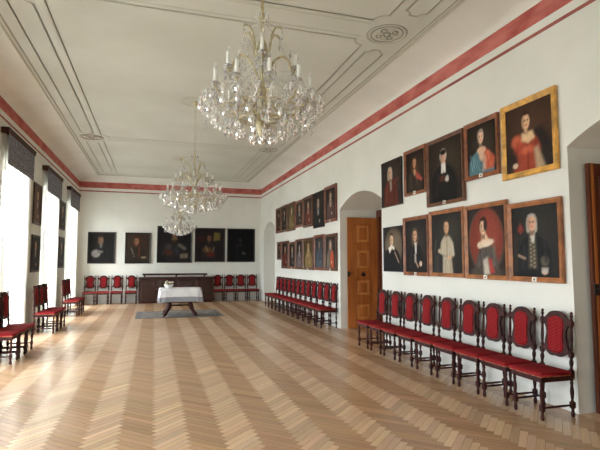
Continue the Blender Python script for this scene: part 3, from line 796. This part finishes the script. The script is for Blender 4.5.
def gen(skin, hair, style, coat, collar=None, drape=None, hx=.5, hy=.74, r=.11, wid=.36):
    def f(c):
        c.coat(hx, hy - .11, coat, wid)
        if drape: c.P([(hx + .05, hy - .2), (hx + .3, hy - .22), (hx + .38, .05), (hx + .1, -.05), (hx - .02, .2)], drape, .05)
        if collar: c.P([(hx - .1, hy - .1), (hx + .1, hy - .1), (hx + .07, hy - .34), (hx - .06, hy - .34)], collar, .03)
        c.head(hx, hy, r, skin, hair, style)
        c.E(hx + .12, .18, .06, .04, skin, .6)
    return f
SK = (206, 170, 140)
FARU = [((16.05, 16.74), (2.62, 3.53), gen(SK, (70, 50, 36), 'long', (70, 42, 34)), (44, 34, 30), 'small brown portrait, far upper row, leftmost by the arched niche'),
        ((15.26, 16.01), (2.62, 3.54), gen(SK, (60, 46, 38), 'wig', (40, 36, 38), (170, 160, 150)), (40, 34, 32), 'dark bewigged portrait, far upper row, second from left'),
        ((14.33, 15.22), (2.60, 3.53), gen((200, 176, 140), (120, 104, 80), 'wig', (128, 112, 76), None, (120, 100, 60), .55), (82, 70, 48), 'olive-gold toned portrait in the far upper row, third from left'),
        ((13.47, 14.26), (2.66, 3.49), gen(SK, (140, 126, 108), 'wig', (62, 60, 60), (196, 190, 180)), (46, 38, 32), 'portrait with white neckcloth in the far upper row, middle'),
        ((12.58, 13.40), (2.60, 3.51), gen((214, 180, 160), (100, 84, 70), 'wig', (110, 56, 42), (180, 160, 150), (122, 60, 44)), (54, 40, 34), 'russet-coated portrait in the far upper row, third from right'),
        ((11.64, 12.50), (2.52, 3.51), gen((200, 172, 150), (44, 38, 34), 'short', (32, 32, 34), (176, 170, 164), None, .45, .70), (34, 32, 30), 'black portrait without frame hanging lower in the far upper row'),
        ((10.75, 11.58), (2.605, 3.54), gen((220, 186, 160), (120, 106, 92), 'updo', (96, 78, 72), (212, 190, 170)), (44, 36, 34), 'portrait of a pale lady at the right end of the far upper row')]
FARL = [((16.03, 16.54), (1.66, 2.30), gen(SK, (70, 54, 42), 'short', (60, 44, 38)), (46, 36, 32), 'smallest portrait of all, far lower row, leftmost'),
        ((15.09, 15.93), (1.365, 2.295), gen(SK, (80, 60, 46), 'wig', (116, 46, 40), None, (110, 50, 40)), (42, 34, 30), 'red-coated portrait in the far lower row, second from left'),
        ((14.26, 15.04), (1.365, 2.235), gen(SK, (130, 120, 106), 'wig', (48, 44, 46), (190, 184, 176)), (40, 32, 28), 'dark portrait with white neckcloth in the far lower row, third from left'),
        ((13.51, 14.22), (1.36, 2.29), gen((216, 186, 164), (110, 96, 84), 'updo', (120, 108, 112), (196, 180, 170)), (38, 34, 34), 'portrait of a lady in mauve grey in the far lower row, middle'),
        ((12.50, 13.47), (1.36, 2.285), gen((216, 180, 140), (96, 78, 58), 'updo', (150, 128, 84), (206, 180, 140)), (78, 62, 36), 'portrait of a sitter in golden dress in the far lower row'),
        ((11.63, 12.43), (1.365, 2.325), gen((150, 140, 130), (60, 58, 58), 'short', (74, 86, 100), None, None, .5, .76), (58, 58, 58), 'blue-grey portrait in the far lower row, next to right end'),
        ((10.74, 11.58), (1.365, 2.30), gen((214, 180, 156), (150, 140, 128), 'wig', (120, 110, 96), None, (206, 84, 48), .45), (52, 44, 40), 'portrait with a bright orange drape at the right end of the far lower row')]
for k, (yy, zz, art, bg, lab) in enumerate(FARU + FARL):
    nofr = 'without frame' in lab
    painting((XR - .012, sum(yy) / 2, zz[0]), -PI / 2, yy[1] - yy[0], zz[1] - zz[0], None if nofr else ((96, 58, 36) if k % 3 else (120, 68, 42)), .075, lab, 'fourteen portraits on the far right wall', art, bg, None, 30, k in (6, 13, 9, 11), 20 + k, .045, .7)

def b_1(c):
    c.coat(.46, .66, (40, 40, 44), .30); c.head(.46, .76, .10, (166, 130, 104), (96, 76, 56), 'wig'); c.E(.28, .30, .17, .13, (190, 186, 180), .5); c.E(.44, .36, .12, .05, (150, 144, 140), .8); c.P([(.42, .66), (.52, .66), (.5, .50), (.44, .5)], (140, 138, 136), .03)
def b_2(c):
    c.coat(.48, .60, (42, 40, 38), .36); c.head(.42, .74, .11, (170, 126, 96), (96, 50, 30), 'wig'); c.Ln(.20, .50, .34, .20, .03, (130, 126, 118)); c.Ln(.56, .54, .52, .20, .05, (104, 52, 38)); c.E(.74, .17, .12, .04, (150, 136, 112), .7); c.Ln(.3, .25, .6, .2, .04, (60, 50, 44))
def b_3(c):
    c.coat(.52, .60, (44, 40, 40), .30); c.head(.48, .72, .075, (140, 106, 82), (60, 46, 38), 'long'); c.E(.49, .66, .09, .03, (126, 110, 70), .7); c.Ln(.64, .48, .80, .38, .07, (118, 112, 104)); c.P([(.66, .10), (.90, .10), (.90, .24), (.66, .22)], (140, 130, 108), .02)
    c.E(.32, .26, .12, .08, (96, 52, 38), .8); c.E(.30, .44, .10, .07, (86, 82, 80), .8); c.Ln(.12, .2, .30, .56, .03, (64, 56, 52)); c.E(.55, .30, .08, .10, (56, 60, 74), .8)
def b_4(c):
    c.P([(.62, .62), (.84, .66), (.86, .88), (.64, .90)], (128, 112, 62), .03); c.coat(.46, .60, (40, 38, 42), .26); c.head(.46, .71, .075, (150, 104, 80), (60, 36, 30), 'wig'); c.E(.40, .34, .16, .09, (118, 84, 48), .9); c.E(.52, .20, .14, .08, (108, 48, 36), .9)
    c.E(.14, .70, .16, .12, (60, 30, 32), 1); c.Ln(.34, .46, .42, .30, .02, (170, 160, 130)); c.Ln(.64, .42, .60, .28, .02, (150, 140, 116))
def b_5(c):
    c.coat(.47, .56, (26, 26, 32), .22); c.head(.46, .67, .06, (66, 56, 52), (26, 24, 26), 'short'); c.E(.47, .52, .05, .05, (56, 56, 62), .8); c.E(.60, .24, .08, .04, (96, 94, 84), .8, 1, -.4); c.E(.33, .48, .06, .05, (40, 42, 52), 1)
BK = (22, 20, 20)
BACK = [(-2.43, -1.44, 1.52, 2.73, b_1, (34, 32, 32), 'dark portrait of a man with white cloth at his side, leftmost on the back wall'),
        (-1.09, -.12, 1.52, 2.73, b_2, (58, 46, 38), 'brownish portrait of a long-haired man in armour, second on the back wall'),
        (.10, 1.47, 1.55, 3.02, b_3, (30, 28, 30), 'largest dark painting on the back wall, above the cabinet, behind the farthest chandelier'),
        (1.57, 2.80, 1.58, 2.97, b_4, (34, 28, 30), 'dark painting with a yellowish curtain at its upper right, back wall'),
        (2.88, 4.05, 1.58, 2.97, b_5, (18, 17, 19), 'almost black painting at the right end of the back wall')]
for k, (x0, x1, z0, z1, art, bg, lab) in enumerate(BACK):
    painting(((x0 + x1) / 2, YB - .012, z0), 0, x1 - x0, z1 - z0, BK, .05, lab, 'dark paintings on the back wall', art, bg, None, 40, False, 60 + k, .045, .62)
PIER = [(12.46, 13.26, 2.50, 3.50, (90, 64, 50), (96, 66, 56), 'upper brownish painting on the pier between first and second windows', 'long'),
        (12.46, 13.26, 1.34, 2.24, (40, 38, 38), (40, 38, 40), 'lower black painting on the pier between first and second windows', 'short'),
        (15.75, 16.60, 2.58, 3.48, (60, 56, 58), (56, 54, 58), 'upper painting on the pier between second and third windows', 'wig'),
        (15.75, 16.60, 1.40, 2.36, (70, 74, 84), (60, 64, 74), 'lower bluish painting on the pier between second and third windows', 'wig')]
for k, (y0, y1, z0, z1, bg, coat, lab, st) in enumerate(PIER):
    painting((XL + .012, (y0 + y1) / 2, z0), PI / 2, y1 - y0, z1 - z0, (54, 36, 28), .05, lab, 'paintings on the window piers', gen(SK, (80, 62, 50), st, coat, (150, 140, 130)), bg, None, 30, False, 80 + k, .03)

# ------------------------------------------------------------------ long cabinet at the back
cab = thing('sideboard', 'long low dark brown cabinet with a back rail against the back wall', 'cabinet', (.86, 19.0, 0))
x0, x1 = -1.40, 1.40
mb = MB(); mb.bevbox(x0, x1, .02, .50, .08, .96); mb.build('carcass', M_CABWOOD, cab)
mb = MB(); mb.box(x0 + .02, x1 - .02, .04, .49, 0, .08); mb.build('plinth', M_DARKWOOD, cab)
mb = MB(); mb.bevbox(x0 - .02, x1 + .02, -.01, .51, .96, 1.0, .01); mb.build('top', M_CABWOOD, cab)
for k in range(4):
    a = x0 + .02 + k * .69; b = a + .68
    mb = MB(); mb.bevbox(a, b, 0, .02, .10, .95, .004)
    mb.add([(a + .07, -.001, .17), (b - .07, -.001, .17), (b - .07, -.001, .88), (a + .07, -.001, .88), (a + .10, -.012, .20), (b - .10, -.012, .20), (b - .10, -.012, .85), (a + .10, -.012, .85)],
           [(0, 1, 5, 4), (1, 2, 6, 5), (2, 3, 7, 6), (3, 0, 4, 7), (4, 5, 6, 7)])
    d = mb.build('door', M_CABWOOD, cab)
    mb = MB(); hx = b - .035 if k % 2 == 0 else a + .035; mb.lathe([(.006, 0), (.006, .012), (.013, .018), (.013, .026), (.004, .03)], (hx, 0, .55), (0, -1, 0), 10); mb.build('knob', M_BRASS, d)
mb = MB(); mb.bevbox(x0 + .12, x0 + 2.62, .40, .44, 1.06, 1.13, .006)
for x in (x0 + .2, x0 + 1.4, x0 + 2.5): mb.box(x - .03, x + .03, .405, .435, .999, 1.065)
mb.build('gallery_rail', M_DARKWOOD, cab)

# ------------------------------------------------------------------ rug, table, cloth, flower bowl
mb = MB(); RX0, RX1, RY0, RY1 = -.48, 2.0, 14.05, 15.95
mb.box(RX0, RX1, RY0, RY1, .0005, .010, 1); mb.box(RX0 + .16, RX1 - .16, RY0 + .16, RY1 - .16, .010, .012, 0)
tag(mb.build('rug', [M_RUG, M_RUGEDGE]), 'flat grey rug lying under the white-clothed table', 'rug')
TX, TY = .76, 14.45
t = thing('table', 'dark carved table with splayed scroll legs under the white cloth', 'table', (TX, TY, .013))
mb = MB(); mb.bevbox(-.58, .58, -.40, .40, .765, .80, .01); mb.build('table_top', M_DARKWOOD, t)
mb = MB(); mb.box(-.50, .50, -.32, .32, .66, .766); mb.build('apron', M_DARKWOOD, t)
for sx in (-1, 1):
    for sy in (-1, 1):
        mb = MB(); pts = smooth_path([(sx * .30, sy * .20, .70), (sx * .35, sy * .22, .56), (sx * .30, sy * .22, .42), (sx * .31, sy * .24, .29), (sx * .36, sy * .28, .17), (sx * .42, sy * .31, .085), (sx * .46, sy * .32, .065)], 6)
        m_ = len(pts); mb.tube(pts, [.062 - .028 * i / m_ + .018 * math.sin(i / m_ * PI * 3) ** 2 for i in range(m_)], 8)
        mb.lathe([(.02, 0), (.032, .008), (.032, .03), (.015, .045)], (sx * .46, sy * .32, 0), None, 10)
        mb.build('leg', M_DARKWOOD, t)
mb = MB(); mb.lathe([(.02, 0), (.028, .08), (.02, .16), (.03, .32), (.02, .48), (.028, .56), (.02, .64)], (-.32, 0, .30), (1, 0, 0), 10)
for sx in (-1, 1): mb.bevbox(sx * .33 - .03, sx * .33 + .03, -.25, .25, .27, .33, .008)
mb.build('stretcher', M_DARKWOOD, t)
# cloth draped over the table
def cloth():
    mb = MB(); hw, hd, top = .592, .42, .8195
    n = 128; per = []
    r = .05
    for i in range(n):
        q = 2 * PI * i / n; c, s = math.cos(q), math.sin(q); e = .22
        per.append((math.copysign(abs(c) ** e, c) * hw, math.copysign(abs(s) ** e, s) * hd, q))
    rows = [(.0, 0), (.5, 0), (.93, 0), (1.0, -.004), (1.012, -.02)]
    vs = [(0, 0, top)]; fs = []; R = []
    for f, dz in rows[1:]: R.append([(x * f, y * f, top + dz) for x, y, q in per])
    for k in range(1, 11):
        tt = k / 10; ring_ = []
        for i, (x, y, q) in enumerate(per):
            cor = (abs(x) / hw) ** 6 * (abs(y) / hd) ** 6; drop = .35 + .08 * cor
            a = tt * (.034 + .012 * math.sin(i * .62 + 1) + .008 * math.sin(i * 1.31) + .06 * cor)
            ll = math.hypot(x, y); fx = x / hw; fy = y / hd
            ring_.append((x * 1.012 + fx * a, y * 1.012 + fy * a, top - .02 - drop * tt))
        R.append(ring_)
    for rr in R: vs += rr
    m_ = len(R)
    for i in range(n): mb_f = fs.append((0, 1 + i, 1 + (i + 1) % n))
    mb.add(vs, fs, 0, True)
    for k in range(m_ - 1):
        for i in range(n):
            c = (i + 1) % n
            mb.f.append((1 + k * n + i, 1 + (k + 1) * n + i, 1 + (k + 1) * n + c, 1 + k * n + c)); mb.m.append(1 if k >= m_ - 5 and k < m_ - 1 else 0); mb.sm.append(True)
    o = mb.build('tablecloth', [M_CLOTH, M_HEM], None, (TX, TY, 0))
    tag(o, 'white linen tablecloth with a grey-blue hem band draped over the table', 'tablecloth')
cloth()
fb = thing('flower_bowl', 'white bowl of cream and white flowers on the tablecloth', 'flower arrangement', (.43, 14.40, .8205))
mb = MB(); mb.lathe([(.06, 0), (.075, .006), (.115, .05), (.135, .10), (.14, .115), (.125, .115), (.10, .06), (.03, .03)], (0, 0, 0), None, 20); mb.build('bowl', M_WHITE, fb)
M_PETAL = noisy(mat('cream_petals', rgb(232, 226, 206), .8, .2), rgb(222, 210, 178), rgb(244, 240, 228), (40, 40, 40), 2)
M_LEAF = noisy(mat('dried_leaf', rgb(120, 116, 78), .8, .2), rgb(98, 100, 62), rgb(150, 140, 96), (20, 20, 20), 2)
rn = random.Random(4); st = MB()
spots_ = []
for k in range(16):
    q = rn.random() * 6.28; r_ = .15 * math.sqrt(rn.random()); spots_.append((r_ * math.cos(q), r_ * math.sin(q), .14 + .08 * rn.random() * (1 - r_ / .3)))
for (x, y, z) in spots_:
    mb = MB(); mb.lathe([(.002, -.02), (.016, -.008), (.026, .004), (.020, .014), (.006, .012)], (x, y, z), (x * 2, y * 2, .3), 8); mb.build('blossom', M_PETAL, fb)
    st.tube([(x * .3, y * .3, .06), (x * .8, y * .8, z - .015)], .003, 4)
for k in range(26):
    q = rn.random() * 6.28; r_ = .08 + .1 * rn.random(); x, y, z = r_ * math.cos(q), r_ * math.sin(q), .11 + .07 * rn.random(); d = Vector((math.cos(q), math.sin(q), .6)) * .035; s_ = Vector((-math.sin(q), math.cos(q), 0)) * .012
    p = Vector((x, y, z)); st.add([p - d, p + s_, p + d, p - s_], [(0, 1, 2, 3)])
st.build('foliage', M_LEAF, fb)

# ------------------------------------------------------------------ chandeliers
def drop_mesh(l, r, n=6):
    mb = MB(); mb.lathe([(.001, 0), (r * .4, -.08 * l), (r * .62, -.2 * l), (r * .96, -.45 * l), (r, -.62 * l), (r * .74, -.84 * l), (.001, -l)], (0, 0, 0), None, n, 0, False, False)
    mb.bead((0, 0, .009), .006, .009)
    return mb.mesh('crystal_drop', M_CRYSTAL)
def chandelier(x, y, zb, sr, sz, nlow, nup, rings, label, seed, droplen, offs=(-.62, -.138)):
    rn = random.Random(seed)
    root = thing('crystal_chandelier', label, 'chandelier', (x, y, ZC), 0, 'crystal chandeliers')
    Z = lambda z: zb + (z - 2.47) * sz - ZC
    mb = MB(); mb.lathe([(.002, -.09), (.018, -.085), (.03, -.06), (.045, -.03), (.055, -.012), (.058, 0)], (0, 0, -.006), None, 16); mb.build('ceiling_canopy', M_BRASS, root)
    mb = MB(); z = -.09; k = 0; zt = Z(3.36)
    while z > zt:
        n = 8; mb.tube([((.011 * math.cos(2 * PI * i / n)) * (k % 2), (.011 * math.cos(2 * PI * i / n)) * (1 - k % 2), z - .022 + .024 * math.sin(2 * PI * i / n)) for i in range(n)], .0035, 4, 0, True)
        z -= .036; k += 1
    mb.build('chain', M_BRASS, root)
    s = sr
    mb = MB(); mb.lathe([(.010, Z(3.60)), (.016, Z(3.56)), (.013, Z(3.50)), (.022, Z(3.46)), (.013, Z(3.40)), (.012, Z(3.3)), (.032, Z(3.26)), (.045, Z(3.2)), (.02, Z(3.14)), (.012, Z(3.0)), (.035, Z(2.95)), (.05, Z(2.88)), (.02, Z(2.82)), (.014, Z(2.70)), (.045, Z(2.66)), (.05, Z(2.60)), (.015, Z(2.53)), (.002, Z(2.50))][::-1], (0, 0, 0), None, 14)
    mb.build('stem', M_BRASS, root)
    mb = MB(); n = 36; mb.tube([(.30 * s * math.cos(2 * PI * i / n), .30 * s * math.sin(2 * PI * i / n), Z(2.735)) for i in range(n)], .007, 6, 0, True)
    mb.tube([(.17 * s * math.cos(2 * PI * i / n), .17 * s * math.sin(2 * PI * i / n), Z(2.66)) for i in range(n)], .007, 6, 0, True)
    for k in range(6):
        q = 2 * PI * k / 6; mb.tube([(.02 * math.cos(q), .02 * math.sin(q), Z(2.64)), (.17 * s * math.cos(q), .17 * s * math.sin(q), Z(2.66)), (.30 * s * math.cos(q), .30 * s * math.sin(q), Z(2.735))], .005, 5)
    mb.build('crystal_ring', M_BRASS, root)
    def arms(n, path, rc, zc, off):
        am = MB(); am.tube(smooth_path([(r * s, 0, Z(z)) for r, z in path], 5), .0105, 6); am = am.mesh('arm', M_BRASS)
        pm = MB(); pm.lathe([(.004, -.012), (.014, -.006), (.028, .004), (.031, .011), (.027, .009), (.014, .004)], (0, 0, 0), None, 14); pm.lathe([(.013, .003), (.015, .02), (.012, .02)], (0, 0, 0), None, 10); pm = pm.mesh('drip_pan', M_CRYSTAL)
        cm = MB(); cm.lathe([(.0135, .01), (.014, .112), (.010, .115)], (0, 0, 0), None, 10); cm = cm.mesh('candle', M_CANDLE)
        bm = MB(); bm.lathe([(.004, .113), (.008, .122), (.0095, .134), (.006, .150), (.001, .165)], (0, 0, 0), None, 8); bm = bm.mesh('bulb', M_CRYSTAL)
        pos = []
        for k in range(n):
            q = 2 * PI * (k + off) / n; p = (rc * s * math.cos(q), rc * s * math.sin(q), Z(zc)); pos.append(Vector(p))
            link('arm', am, root, (0, 0, 0), q); link('drip_pan', pm, root, p)
            c = link('candle', cm, root, p); link('bulb', bm, c)
        return pos
    low = arms(nlow, [(.03, 2.88), (.08, 2.80), (.16, 2.745), (.25, 2.74), (.33, 2.78), (.365, 2.84), (.37, 2.87)], .37, 2.872, offs[0])
    up = arms(nup, [(.02, 2.95), (.05, 3.04), (.10, 3.13), (.155, 3.16), (.20, 3.13), (.222, 3.06), (.245, 3.035), (.255, 3.065)], .255, 3.07, offs[1])
    nh = 6; hm = MB(); hm.tube(smooth_path([(.02, 0, Z(3.12)), (.06 * s, 0, Z(3.19)), (.075 * s, 0, Z(3.28)), (.10 * s, 0, Z(3.345)), (.14 * s, 0, Z(3.365)), (.165 * s, 0, Z(3.345))], 5), [.0125 - .006 * i / 25 for i in range(26)], 6); hm = hm.mesh('horn', M_BRASS)
    horn = []
    for k in range(nh):
        q = 2 * PI * (k + .35) / nh; link('horn', hm, root, (0, 0, 0), q); horn.append(Vector((.165 * s * math.cos(q), .165 * s * math.sin(q), Z(3.345))))
    # fringe of big drops, each its own
    dm = drop_mesh(droplen, droplen * .28, 7)
    for r, z, n in rings:
        for k in range(n):
            q = 2 * PI * (k + rn.random() * .4) / n
            link('crystal_drop', dm, root, (r * s * math.cos(q), r * s * math.sin(q), Z(z) + rn.uniform(-.012, .012)), q)
    # countless small beads and prisms: festoons and tassels
    mb = MB(); br = .0058
    def fest(a, b, sag, n):
        for i in range(n + 1):
            t_ = i / n; p = a.lerp(b, t_); mb.bead((p.x, p.y, p.z - sag * 4 * t_ * (1 - t_)), br, br * 1.3)
    def tassel(p, n):
        for i in range(n): mb.bead((p.x, p.y, p.z - .017 * i), br * 1.1, br * 1.3)
        mb.bead((p.x, p.y, p.z - .017 * n - .022), .012, .026)
    for ps, rt in ((low, .031), (up, .031)):
        n = len(ps)
        for i in range(n):
            a, b = ps[i], ps[(i + 1) % n]; fest(a, b, .07, 16)
            for k in range(6):
                q = 2 * PI * k / 6; tassel(a + Vector((rt * math.cos(q), rt * math.sin(q), -.004)), 1 + k % 3)
    top = Vector((0, 0, Z(3.47)))
    for h in horn: fest(top, h, .02, 12); tassel(h, 3)
    for k, u in enumerate(up): fest(horn[k % nh], u, .06, 16); fest(u, low[int(k * len(low) / len(up)) % len(low)], .06, 16)
    for k, l_ in enumerate(low):
        fest(Vector((0, 0, Z(3.1))), l_, .05, 22); e = Vector((l_.x * 1.27, l_.y * 1.27, Z(2.80))); fest(l_, e, .02, 9); fest(e, Vector((l_.x * .5, l_.y * .5, Z(2.62))), .05, 16)
    for k in range(int(200 * s)):
        q = rn.random() * 2 * PI; r = (.08 + .36 * math.sqrt(rn.random())) * s; zz = rn.uniform(2.66, 2.86)
        tassel(Vector((r * math.cos(q), r * math.sin(q), Z(zz))), rn.randint(1, 4))
    for k in range(int(26 * s)):
        q = rn.random() * 2 * PI; r = (.03 + .22 * rn.random()) * s; zz = rn.uniform(2.9, 3.25)
        tassel(Vector((r * math.cos(q), r * math.sin(q), Z(zz))), rn.randint(1, 3))
    for k in range(9):   # crown spray
        q = 2 * PI * k / 9; r = .05 * s; p = Vector((r * math.cos(q), r * math.sin(q), Z(3.47))); mb.bead(p, .009, .024)
    o = mb.build('bead_strands', M_CRYSTAL, root); o['kind'] = 'stuff'
    fm = MB(); fm.lathe([(.002, .03), (.012, .026), (.022, .01), (.026, -.008), (.018, -.026), (.002, -.036)], (0, 0, Z(2.47) + .036), None, 12, 0, False); fm.build('finial_ball', M_CRYSTAL, root)
    return root
RINGS = [(.455, 2.80, 26), (.40, 2.74, 22), (.34, 2.68, 18), (.26, 2.63, 15), (.17, 2.59, 11), (.08, 2.56, 7)]
chandelier(.75, 3.4, 2.47, 1.0, 1.0, 10, 4, RINGS, 'nearest and largest-looking crystal chandelier, hanging at the top of the view', 1, .074)
chandelier(.74, 9.59, 2.54, 1.42, 1.17, 14, 8, RINGS, 'middle crystal chandelier with many candles, above the centre of the hall', 2, .088)
chandelier(.75, 15.1, 2.39, 1.12, 1.0, 10, 5, RINGS, 'farthest and lowest-looking chandelier, in front of the large dark painting', 3, .08)

# ------------------------------------------------------------------ daylight
wd = bpy.data.worlds.new('overcast_day'); S.world = wd; wd.use_nodes = True
nt = wd.node_tree; bg = nt.nodes['Background']
tc = nt.nodes.new('ShaderNodeTexCoord'); sp = nt.nodes.new('ShaderNodeSeparateXYZ'); cr = nt.nodes.new('ShaderNodeValToRGB')
nt.links.new(tc.outputs['Generated'], sp.inputs[0]); mr = nt.nodes.new('ShaderNodeMapRange'); mr.inputs['From Min'].default_value = -1
nt.links.new(sp.outputs['Z'], mr.inputs['Value']); nt.links.new(mr.outputs[0], cr.inputs['Fac'])
cr.color_ramp.elements[0].position = .44; cr.color_ramp.elements[0].color = (.34, .36, .34, 1)
cr.color_ramp.elements[1].position = .54; cr.color_ramp.elements[1].color = (.86, .93, 1.0, 1)
nt.links.new(cr.outputs['Color'], bg.inputs['Color']); bg.inputs['Strength'].default_value = 19.5
for i, c in enumerate(WIN):
    l = bpy.data.lights.new('window_daylight', 'AREA'); l.shape = 'RECTANGLE'; l.size = WZ1 - WZ0; l.size_y = 2 * WW; l.cycles.is_portal = True
    o = bpy.data.objects.new('window_daylight', l); COL.objects.link(o)
    o.location = (XL - WDEPTH - .02, c, (WZ0 + WZ1) / 2); o.rotation_euler = (0, -PI / 2, 0)

# ------------------------------------------------------------------ camera
cam = bpy.data.cameras.new('camera'); co = bpy.data.objects.new('camera', cam); COL.objects.link(co)
F = 470.0
cam.sensor_fit = 'HORIZONTAL'; cam.sensor_width = 36; cam.lens = F * 36 / 600; cam.clip_start = .05; cam.clip_end = 200
co.location = (0, 0, 1.6)
co.rotation_euler = (PI / 2 + math.radians(4.4407), 0, -math.radians(17.2081))
S.camera = co
S.view_settings.view_transform = 'Standard'; S.view_settings.look = 'None'; S.view_settings.gamma = 1.0; S.view_settings.exposure = 0.0
S.view_settings.use_curve_mapping = False
S.cycles.use_denoising = True
S.cycles.max_bounces = 14; S.cycles.diffuse_bounces = 8; S.cycles.transparent_max_bounces = 24; S.cycles.sample_clamp_indirect = 12
